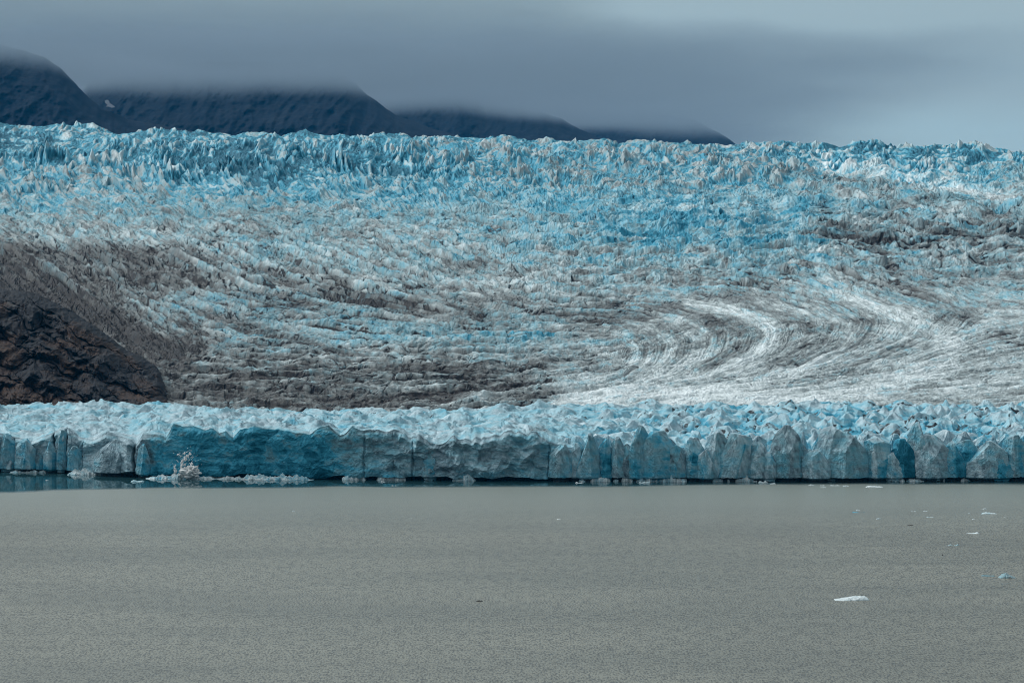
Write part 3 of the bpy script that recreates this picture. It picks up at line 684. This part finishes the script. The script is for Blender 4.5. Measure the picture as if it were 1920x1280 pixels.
heap('ice_heap', 1705, 74, 16, 12, 'bright white heap spilling from the deep blue recess', 'ice heap', G1, .3, 1, 0, fwd=8.5, profile=[.7, 1, .6, .8, .5])
heap('ice_heap', 1790, 60, 26, 13, 'pale heap under the twin rounded blue pillars', 'ice heap', G1, .3, .75, .05, fwd=7, profile=[.5, .9, 1, .6])
heap('ice_heap', 60, 84, 14, 14, 'white heap at the foot of the far-left ice columns', 'ice heap', G1, .3, .85, .0, fwd=7, profile=[.5, 1, .8, .9])
heap('ice_heap', 180, 110, 20, 15, 'fan of pale fallen ice below the grey columns', 'ice heap', G1, .3, .8, .05, fwd=7, profile=[.5, .8, 1, .6, .4])

# calving splash: white spray thrown up in front of the blue wall
def splash():
    m, N, L, B = nt('spray'); B.inputs['Base Color'].default_value = (.97, .97, .97, 1); B.inputs['Roughness'].default_value = .9
    r = np.random.RandomState(4); V = []; Fc = []
    D = float(footD(350)) + 12 - 10
    s = D / F
    def blob(cx, cy, cz, rx, rz, k):
        th = np.linspace(0, 2 * np.pi, 14, endpoint=False)[None]; ph = np.linspace(.05, np.pi - .05, 10)[:, None]
        q = 1 + .55 * fbm(np.cos(th) * 1.6 + k, np.sin(th) * 1.6 + ph * 2, 3, 431)
        x = cx + rx * q * np.sin(ph) * np.cos(th); y = cy + rx * q * np.sin(ph) * np.sin(th); z = cz + rz * q * np.cos(ph)
        n0 = sum(len(a) for a in V)
        V.append(np.stack([x, y, np.broadcast_to(z, x.shape)], -1).reshape(-1, 3)); Fc.append(grid_faces(10, 14, True) + n0)
    shape = [(352, 884, 14, 9), (345, 889, 16, 8), (362, 888, 12, 7), (357, 876, 8, 6), (349, 878, 6, 6), (343, 882, 7, 6), (367, 882, 3, 5), (339, 872, 3, 7), (341, 866, 3, 5), (346, 860, 4, 5),
             (350, 856, 4, 3.5), (355, 851, 3, 2.5), (347, 862, 4, 4), (333, 853, 2.6, 2), (345, 850, 3.2, 2.6), (326, 878, 2, 8), (327, 884, 3, 6), (369, 876, 1.4, 3), (344, 871, 3, 3), (332, 865, 1, 1), (358, 857, 1, 1), (354, 862, 1, 1)]
    k = 0
    for (px, py, rx, rz) in shape:
        for j in range(16):
            k += 1
            qx = px + r.randn() * rx * .42; qy = py + r.randn() * rz * .42
            blob((qx - 960) * s, D + r.randn() * rx * s * .4, CAMZ + (HZ - qy) * s, rx * s * (.12 + .3 * r.rand()), rz * s * (.12 + .3 * r.rand()), k * 3.1)
    for j in range(120):
        k += 1
        qx = 350 + r.randn() * 11; qy = 868 + r.randn() * 12
        blob((qx - 960) * s, D + r.randn() * 2, CAMZ + (HZ - qy) * s, .10 + .1 * r.rand(), .10 + .1 * r.rand(), k * 3.1)
    o = mesh_obj('splash', np.vstack(V), np.vstack(Fc), m, smooth=True)
    tag(o, 'white spray thrown up by falling ice in front of the deep blue wall', 'splash', kind='stuff')
splash()

# ------------------------------------------------------------------ floating ice
def floe(name, px, py, wpx, hpx, seed, label, cat='ice floe', group=None, blue=.3, pale=.9, dirt=0., prof=(.3, .8, 1, .6, .3), depth=None, plain=False):
    D = CAMZ * F / (py - HZ); w = wpx / F * D; H = max(.12, hpx / F * D); d = depth or max(1.2, w * .45)
    nx, ny = 60, 26
    u, v = np.meshgrid(np.linspace(-1, 1, nx), np.linspace(-1, 1, ny))
    r = np.random.RandomState(seed)
    hp = np.interp(u, np.linspace(-1, 1, len(prof)), prof)
    edge = np.clip(1 - np.abs(u) ** 6, 0, 1) ** .5 * np.clip(1 - np.abs(v) ** 3, 0, 1) ** .5
    wid = .55 + .45 * np.clip(1 - u ** 2, 0, 1) ** .5 + .12 * fbm(u * 3 + seed, v * 0, 3, 441)
    X = u * w / 2; Y = v * d / 2 * wid
    Z = edge * (H + .25) * hp * (.85 + .2 * fbm(u * 4 + seed, v * 2, 3, 445)) - .25
    hz = np.clip(Z / H, 0, 1)
    top = np.stack([X, Y, Z], -1).reshape(-1, 3)
    o = mesh_obj(name, top, grid_faces(ny, nx), M_floe, attrs=[np.full(X.size, dirt), (np.where(blue > .45, .05 + .95 * (1 - hz) ** .6, blue)).ravel() + .1 * fbm(u * 3, v * 3, 2, 449).ravel(), (pale * .82 + .15 * fbm(u * 5, v * 5, 2, 447)).ravel()],
                 loc=((px - 960) / F * D, D, 0))
    return tag(o, label, cat, group)

G2 = 'small ice floes scattered on the lake'
floe('ice_floe', 1597, 1126, 70, 8, 1, 'long white wedge-shaped floe, thin at one end, alone on the near water', 'ice floe', None, .15, .95, 0, (.12, .3, .45, .62, .8, .95, 1, 1, 1), 7)
floe('iceberg', 1892, 1084, 34, 9.5, 2, 'small teal iceberg with a peaked white cap', 'iceberg', None, .33, .38, 0, (.25, .6, .9, 1, .75, .5, .3, .15), 6)
floe('ice_floe', 1855, 1081, 28, 2.4, 3, 'flat dark teal floe just left of the small iceberg', 'ice floe', None, .4, .05, .5, (.5, 1, .8, .5, .9), 4)
floe('ice_floe', 1887, 1096, 26, 1.6, 4, 'thin grey dirty floe below the small iceberg', 'ice floe', None, .2, .2, .6, (.5, .8, .5, 1, .6), 3)
FL = [(1783, 1024, 12, 4.5, 'rounded pale blue floe beside a smaller bent one', .4, .9, 0), (1796, 1024, 9, 4, 'small bent floe beside the rounded pale blue one', .4, .8, .1),
      (1824, 1001, 32, 3.6, 'long thin white floe with a raised tip', .2, 1, 0), (1857, 964, 32, 4, 'longest low white floe among the far-right scatter', .3, 1, 0),
      (1848, 955, 10, 2.2, 'tiny white floe just above the longest far-right floe', .2, 1, 0), (1884, 970, 11, 2, 'tiny white floe just right of the longest far-right floe', .2, 1, 0),
      (1829, 974.5, 7, 2, 'tiny white floe below and left of the longest far-right floe', .2, 1, 0), (1821, 963.5, 10, 1.5, 'faint sliver of ice left of the longest far-right floe', .2, .8, 0),
      (1611, 958, 9, 3, 'small white floe resting above a faint blue streak of ice', .2, 1, 0), (1612, 961.5, 26, 1.5, 'faint blue streak of ice under a small white floe', .5, .6, 0),
      (1619, 973, 6, 2, 'tiny white speck of ice below the faint blue streak', .2, 1, 0), (1649, 974, 10, 2.4, 'short white floe right of the tiny speck', .2, 1, 0),
      (1715, 959, 9, 1.8, 'left one of a close pair of small white floes', .2, .9, 0), (1736, 959.5, 11, 3, 'right peaked one of a close pair of small white floes', .2, 1, 0),
      (1746, 970.5, 14, 1.8, 'thin faint floe below the close pair', .25, .8, 0), (1709, 985.5, 12, 2, 'thin black piece of debris-covered ice', 0, 0, 1.3),
      (549, 960, 6, 3, 'lone white speck of ice toward the left of the open lake', .1, 1, 0), (777, 971.5, 24, 1.3, 'faint thin line of ice near the middle of the lake', .1, .8, 0),
      (1048, 974, 8, 1.8, 'tiny white sliver of ice right of the faint thin line', .1, 1, 0), (898, 1129, 14, 3, 'small dark dirty lump of ice alone in the near water', .1, 0, 1.0),
      (1432, 906, 18, 6, 'peaked white floe close under the grey fins', .2, .9, 0), (1450, 907.5, 12, 2.4, 'flat white floe right beside the peaked one under the grey fins', .1, 1, 0),
      (1522, 910, 12, 2.2, 'left end floe of the white line under the cliff', .1, .9, 0), (1543, 911, 10, 3, 'small peaked floe in the white line under the cliff', .1, 1, 0),
      (1567, 911, 20, 1.8, 'thin middle floe in the white line under the cliff', .1, .9, 0), (1588, 912, 12, 2.4, 'bright short floe in the white line under the cliff', .1, 1, 0),
      (1641, 913.5, 34, 3, 'long white floe ending the white line under the cliff', .1, 1, 0), (1545, 914.5, 12, 1.6, 'small floe just below the peaked one in the white line', .1, .9, 0),
      (1209, 906, 22, 5, 'smooth rounded white floe against the cliff foot', .3, .85, 0), (256, 903.5, 26, 4.5, 'flat pale blue floe on the calm water below the left wall', .45, .9, 0),
      (86, 901, 6, 2, 'tiny white speck on the calm water at far left', .1, 1, 0), (738, 911, 10, 2, 'tiny white floe on the calm strip below the long undercut', .1, 1, 0),
      (718, 904, 8, 3, 'small white chunk at the waterline inside the long undercut', .1, 1, 0), (1086, 906, 14, 3.4, 'small white chunk below the deep blue slot', .1, 1, 0),
      (1770, 1042, 3, 2.5, 'tiny black speck floating near the pale blue floe', 0, 0, 1.3)]
for i, (px, py, w, h, lab, bl, pa, di) in enumerate(FL):
    floe('ice_floe', px, py, w, h, 20 + i, lab, 'ice floe', G2, bl, pa, di, prof=[.25 + .75 * rng.rand() for _ in range(5)] if i not in (2, 3) else ([.2, .25, .3, .35, .4, .5, 1, .4] if i == 2 else [.3, .7, 1, .8, .7, .6, .3]))

# ------------------------------------------------------------------ WATER
def build_water():
    m, N, L, B = nt('silty_lake_water')
    geo = N.new('ShaderNodeNewGeometry'); P = geo.outputs['Position']
    sx = N.new('ShaderNodeSeparateXYZ'); L.new(P, sx.inputs[0])
    # wind-sheltered calm strip along the cliff: wider on the left
    wob = math_(N, L, 'MULTIPLY', math_(N, L, 'SUBTRACT', noise(N, L, P, .02, 4, .6), .5), 26)
    xx = N.new('ShaderNodeMapRange'); xx.inputs[1].default_value = -280; xx.inputs[2].default_value = 280; xx.inputs[3].default_value = 0; xx.inputs[4].default_value = 1
    L.new(sx.outputs[0], xx.inputs[0])
    cr = N.new('ShaderNodeFloatCurve'); L.new(xx.outputs[0], cr.inputs[1])
    cu = cr.mapping.curves[0]
    pts = [(-1, 1444), (0.0, 1444), (.05, 1447), (.11, 1462), (.2, 1468), (.46, 1477), (.62, 1479), (.70, 1488), (1, 1492)]
    cu.points[0].location = (0, (1444 - 1400) / 200); cu.points[1].location = (1, (1492 - 1400) / 200)
    for a, b in pts[2:-1]: cu.points.new(a, (b - 1400) / 200)
    cr.mapping.update()
    lim = math_(N, L, 'ADD', math_(N, L, 'MULTIPLY', cr.outputs[0], 200), 1400)
    calm = N.new('ShaderNodeMapRange'); calm.inputs[1].default_value = -9; calm.inputs[2].default_value = 9; calm.interpolation_type = 'SMOOTHSTEP'
    L.new(math_(N, L, 'ADD', math_(N, L, 'SUBTRACT', sx.outputs[1], lim), wob), calm.inputs[0]); C = calm.outputs[0]
    n1 = noise(N, L, P, 1.0, 3, .6, sc3=(1.5, .36, 1)); n2 = noise(N, L, P, 1.0, 2, .5, sc3=(.006, .016, 1)); n3 = noise(N, L, P, 1.0, 4, .6, sc3=(.28, .09, 1))
    c = mixc(N, L, ramp(N, [(.38, (0, 0, 0)), (.62, (1, 1, 1))], n2, L), (.242, .240, .198), (.192, .194, .162))
    sp = math_(N, L, 'ADD', math_(N, L, 'MULTIPLY', n1, .75), math_(N, L, 'MULTIPLY', n3, .25))
    c = mixc(N, L, ramp(N, [(.40, (.9, .9, .9)), (.56, (0, 0, 0))], sp, L), c, (.05, .05, .045))
    far = N.new('ShaderNodeMapRange'); far.interpolation_type = 'SMOOTHSTEP'
    for i, q in enumerate((1200, 1470, 0, .9)): far.inputs[i + 1].default_value = q
    L.new(sx.outputs[1], far.inputs[0]); c = mixc(N, L, far.outputs[0], c, (.222, .248, .228))
    c = mixc(N, L, C, c, (.018, .060, .072))  # dark teal base paints the cliff's reflection into the calm strip
    L.new(c, B.inputs['Base Color'])
    r = N.new('ShaderNodeMapRange'); r.inputs[3].default_value = .34; r.inputs[4].default_value = .035; L.new(C, r.inputs[0]); L.new(r.outputs[0], B.inputs['Roughness'])
    B.inputs['IOR'].default_value = 1.33
    b = N.new('ShaderNodeBump'); b.inputs['Distance'].default_value = .25
    s = N.new('ShaderNodeMapRange'); s.inputs[3].default_value = .8; s.inputs[4].default_value = .015; L.new(C, s.inputs[0]); L.new(s.outputs[0], b.inputs['Strength'])
    L.new(sp, b.inputs['Height']); L.new(b.outputs[0], B.inputs['Normal'])
    co = np.array([(-16000, -2000, 0), (16000, -2000, 0), (16000, 26000, 0), (-16000, 26000, 0)], float)
    o = mesh_obj('lake_water', co, np.array([[0, 1, 2, 3]]), m); tag(o, 'rippled silty grey lake in front of the ice cliff', kind='structure')
build_water()

# ------------------------------------------------------------------ MOUNTAINS
def mountain(prof, D0, depth, seed, label, y0=300):
    m = M_mtn
    p0, p1 = prof[0][0], prof[-1][0]
    pxs = np.arange(p0, p1 + 1, 2.5); NR = 220
    yt = np.interp(pxs, [a for a, b in prof], [b for a, b in prof]) + 3 * fbm(pxs / 30, pxs * 0, 4, seed)
    t = np.linspace(0, 1, NR)[:, None]
    PX = np.broadcast_to(pxs[None], (NR, len(pxs)))
    PY = y0 + (yt - y0)[None] * np.sin(t * np.pi / 2) ** .9
    D = D0 + depth * t + np.zeros_like(PX)
    rd = ridged(PX / 75 + .5 * PY / 75, PY / 120, 5, seed + 3, .55)
    D = D - depth * .13 * rd * (1 - .6 * t) + 30 * fbm(PX / 18, PY / 14, 4, seed + 9)
    X, Y, Z = world(PX, PY, D)
    nb = 20; q = np.linspace(0, 1, nb + 1)[1:, None]
    X = np.vstack([X, np.repeat(X[-1][None], nb, 0)]); Y = np.vstack([Y, Y[-1][None] + depth * 1.2 * q]); Z = np.vstack([Z, Z[-1][None] * (1 - .9 * q)])
    o = mesh_obj('mountain', np.stack([X, Y, Z], -1).reshape(-1, 3), grid_faces(NR + nb, len(pxs)), m, smooth=True)
    tag(o, label, kind='structure'); return o
def mtn_mat():
    m, N, L, B = nt('mountain_rock')
    geo = N.new('ShaderNodeNewGeometry'); P = geo.outputs['Position']
    n1 = noise(N, L, P, .006, 6, .65); n2 = noise(N, L, P, .02, 6, .7, sc3=(1, .3, .5), rot=(0, .5, 0))
    c = mixc(N, L, ramp(N, [(.35, (0, 0, 0)), (.65, (1, 1, 1))], n1, L), (.002, .008, .020), (.009, .016, .030))
    c = mixc(N, L, ramp(N, [(.50, (0, 0, 0)), (.80, (.7, .7, .7))], n2, L), c, (.034, .042, .052))
    L.new(c, B.inputs['Base Color']); B.inputs['Roughness'].default_value = .95; B.inputs['Specular IOR Level'].default_value = .1
    b = N.new('ShaderNodeBump'); b.inputs['Strength'].default_value = .35; b.inputs['Distance'].default_value = 14
    L.new(n1, b.inputs['Height']); L.new(b.outputs[0], B.inputs['Normal']); return m
M_mtn = mtn_mat()
mountain([(-420, 50), (-100, 62), (0, 84), (50, 98), (85, 108), (115, 128), (150, 165), (190, 203), (240, 224), (330, 240), (430, 262)], 9800, 1300, 501, 'nearest dark blue mountain shoulder, its top lost in low cloud')
mountain([(90, 262), (130, 200), (170, 155), (240, 125), (400, 118), (560, 120), (630, 132), (660, 150), (690, 180), (712, 195), (740, 215), (800, 238), (880, 262)], 11200, 2200, 521, 'broad flat-looking dark blue mountain cut off by the cloud base')
mountain([(560, 270), (660, 195), (720, 172), (780, 166), (860, 162), (890, 172), (910, 192), (960, 204), (1020, 212), (1050, 222), (1090, 245), (1160, 275)], 13600, 2400, 541, 'lower dark mountain with pale scree streaks and a rounded right shoulder')
mountain([(940, 285), (1000, 225), (1080, 214), (1150, 216), (1230, 214), (1300, 226), (1340, 245), (1362, 258), (1378, 270), (1400, 290)], 16600, 2400, 561, 'last low mountain ending in a point at the bright sky')

def snow():
    D = 10480
    m, N, L, B = nt('old_snow'); B.inputs['Base Color'].default_value = (.7, .68, .72, 1); B.inputs['Roughness'].default_value = .9
    out = [(198, 190), (203, 188), (207, 191), (207, 194), (212, 197), (218, 202), (211, 203), (206, 201), (201, 201), (203, 197), (199, 194)]
    n = len(out); V = []
    for dd in (0, 900):
        for (a, b) in out: V.append(world(a, b, D + dd))
    import bmesh
    bm = bmesh.new(); vs = [bm.verts.new(v) for v in V]
    bm.faces.new(vs[:n]); bm.faces.new(vs[n:][::-1])
    for i in range(n): bm.faces.new((vs[i], vs[n + i], vs[n + (i + 1) % n], vs[(i + 1) % n]))
    bmesh.ops.recalc_face_normals(bm, faces=bm.faces)
    me = bpy.data.meshes.new('snow_patch'); bm.to_mesh(me); bm.free(); me.materials.append(m)
    o = bpy.data.objects.new('snow_patch', me); col.objects.link(o)
    tag(o, 'small pale snow patch on the dark mountain beside the nearest shoulder', 'snow patch')
snow()

# ------------------------------------------------------------------ AIR: haze box and the low cloud deck
def box(name, a, b, mat):
    co = np.array([(x, y, z) for x in (a[0], b[0]) for y in (a[1], b[1]) for z in (a[2], b[2])], float)
    fa = np.array([[0, 1, 3, 2], [4, 6, 7, 5], [0, 4, 5, 1], [2, 3, 7, 6], [0, 2, 6, 4], [1, 5, 7, 3]])
    return mesh_obj(name, co, fa, mat)
def vol(name):
    m = bpy.data.materials.new(name); m.use_nodes = True; t = m.node_tree; t.nodes.remove(t.nodes['Principled BSDF'])
    v = t.nodes.new('ShaderNodeVolumePrincipled'); t.links.new(v.outputs[0], t.nodes['Material Output'].inputs['Volume'])
    return m, t.nodes, t.links, v
m, N, L, v = vol('air'); v.inputs['Color'].default_value = (.02, .34, .75, 1); v.inputs['Density'].default_value = 1.4e-5
tag(box('haze', (-17000, -2500, -1), (17000, 27000, 1700), m), 'thin blue air over lake, glacier and mountains', kind='stuff')
m, N, L, v = vol('low_cloud'); v.inputs['Color'].default_value = (.46, .56, .66, 1)
geo = N.new('ShaderNodeNewGeometry'); P = geo.outputs['Position']
sx = N.new('ShaderNodeSeparateXYZ'); L.new(P, sx.inputs[0])
nn = noise(N, L, P, .0011, 5, .55)
zz = math_(N, L, 'ADD', sx.outputs[2], math_(N, L, 'MULTIPLY', math_(N, L, 'SUBTRACT', nn, .5), 230))
mr = N.new('ShaderNodeMapRange'); mr.interpolation_type = 'SMOOTHSTEP'
for i, q in enumerate((705, 840, 0, .0024)): mr.inputs[i + 1].default_value = q
mr2 = N.new('ShaderNodeMapRange'); mr2.interpolation_type = 'SMOOTHSTEP'
for i, q in enumerate((835, 900, 1, 0)): mr2.inputs[i + 1].default_value = q
L.new(zz, mr.inputs[0]); L.new(zz, mr2.inputs[0]); mr3 = N.new('ShaderNodeMapRange'); mr3.interpolation_type = 'SMOOTHSTEP'
for i, q in enumerate((-200, 2400, 1, 0)): mr3.inputs[i + 1].default_value = q
L.new(sx.outputs[0], mr3.inputs[0])
L.new(math_(N, L, 'MULTIPLY', mr3.outputs[0], math_(N, L, 'MULTIPLY', mr.outputs[0], mr2.outputs[0])), v.inputs['Density'])
tag(box('cloud', (-9000, 9900, 660), (9500, 21500, 1030), m), 'low grey cloud deck hiding the mountain tops', kind='stuff')

# ------------------------------------------------------------------ WORLD, SUN, CAMERA
w = bpy.data.worlds.new('World'); sc.world = w; w.use_nodes = True
N, L = w.node_tree.nodes, w.node_tree.links
bg = N['Background']
SUN_EL, SUN_AZ = math.radians(42), math.radians(-62)       # azimuth from +Y (away from camera), to the left
sky = N.new('ShaderNodeTexSky'); sky.sky_type = 'NISHITA'; sky.sun_disc = False
sky.sun_elevation = SUN_EL; sky.sun_rotation = SUN_AZ
tc = N.new('ShaderNodeTexCoord'); s3 = N.new('ShaderNodeSeparateXYZ'); L.new(tc.outputs['Generated'], s3.inputs[0])
el = s3.outputs[2]
# photographed strip of overcast: elevation 1.5 to 5 degrees; coordinates in photo pixels
hy = math_(N, L, 'MAXIMUM', s3.outputs[1], .05)
ax = math_(N, L, 'DIVIDE', s3.outputs[0], hy); ex = math_(N, L, 'DIVIDE', el, hy)
nz = noise(N, L, tc.outputs['Generated'], 14, 3, .5, sc3=(1, 1, 4))
exn = math_(N, L, 'ADD', ex, math_(N, L, 'MULTIPLY', math_(N, L, 'SUBTRACT', nz, .5), .012))
axn = math_(N, L, 'ADD', ax, math_(N, L, 'MULTIPLY', math_(N, L, 'SUBTRACT', nz, .5), .05))
# u: how far above the dark cloud base, which sinks toward the right
u = math_(N, L, 'ADD', exn, math_(N, L, 'MULTIPLY_ADD', math_(N, L, 'MAXIMUM', axn, 0), .38, math_(N, L, 'MULTIPLY', axn, .04)))
up = ramp(N, [(0, (.095, .115, .150)), (.18, (.122, .150, .182)), (.45, (.215, .268, .296)), (.74, (.32, .405, .425)), (1, (.43, .55, .58))],
          math_(N, L, 'MULTIPLY_ADD', u, 16.7, -.67, clamp=True), L)
rt = math_(N, L, 'MULTIPLY_ADD', axn, 4.2, .22, clamp=True)
c1 = mixc(N, L, 0.0, up, (.315, .445, .47))
right_low = math_(N, L, 'MULTIPLY', math_(N, L, 'MULTIPLY_ADD', axn, 12, -.75, clamp=True), math_(N, L, 'MULTIPLY_ADD', exn, -70, 3.6, clamp=True))
c1 = mixc(N, L, right_low, c1, (.46, .63, .68))
# overcast dome: brighter toward the zenith
dome = ramp(N, [(0, (.24, .30, .32)), (.12, (.35, .41, .43)), (.5, (.72, .80, .81)), (1, (1.0, 1.08, 1.09))], el, L)
dp = N.new('ShaderNodeVectorMath'); dp.operation = 'DOT_PRODUCT'; L.new(tc.outputs['Generated'], dp.inputs[0])
dp.inputs[1].default_value = (math.sin(SUN_AZ) * math.cos(SUN_EL), math.cos(SUN_AZ) * math.cos(SUN_EL), math.sin(SUN_EL))
lobe = math_(N, L, 'MULTIPLY_ADD', math_(N, L, 'POWER', math_(N, L, 'MAXIMUM', dp.outputs['Value'], 0), 3), 2.1, .42)
dv_ = N.new('ShaderNodeVectorMath'); dv_.operation = 'SCALE'; L.new(dome, dv_.inputs[0]); L.new(lobe, dv_.inputs['Scale']); dome = dv_.outputs[0]
k = N.new('ShaderNodeMapRange'); k.interpolation_type = 'SMOOTHSTEP'
for i, q in enumerate((.085, .2, 0, 1)): k.inputs[i + 1].default_value = q
L.new(el, k.inputs[0])
c2 = mixc(N, L, k.outputs[0], c1, dome)
ns = N.new('ShaderNodeVectorMath'); ns.operation = 'SCALE'; ns.inputs['Scale'].default_value = .06; L.new(sky.outputs[0], ns.inputs[0])
L.new(mixc(N, L, .93, ns.outputs[0], c2), bg.inputs['Color'])
bg.inputs['Strength'].default_value = 1.0

sd = bpy.data.lights.new('sun', 'SUN'); sd.energy = 1.4; sd.angle = math.radians(11); sd.color = (1, .97, .93)
so = bpy.data.objects.new('sun', sd); col.objects.link(so)
from mathutils import Vector
dirv = Vector((math.sin(SUN_AZ) * math.cos(SUN_EL), math.cos(SUN_AZ) * math.cos(SUN_EL), math.sin(SUN_EL)))
so.rotation_euler = dirv.to_track_quat('Z', 'Y').to_euler(); so.location = (0, 0, 400)

cd = bpy.data.cameras.new('camera'); cd.lens = 100; cd.sensor_width = 36; cd.clip_start = 1; cd.clip_end = 60000
co_ = bpy.data.objects.new('camera', cd); col.objects.link(co_); co_.location = (0, 0, CAMZ)
co_.rotation_euler = (math.radians(90) - math.atan((640 - HZ) / F), 0, 0)
sc.camera = co_
vs = sc.view_settings; vs.view_transform = 'Standard'; vs.look = 'None'; vs.exposure = 0; vs.gamma = 1; vs.use_curve_mapping = False
sc.cycles.use_denoising = True; sc.cycles.filter_width = 1.0; sc.cycles.denoising_prefilter = 'ACCURATE'
sc.cycles.max_bounces = 6; sc.cycles.diffuse_bounces = 3; sc.cycles.volume_bounces = 1
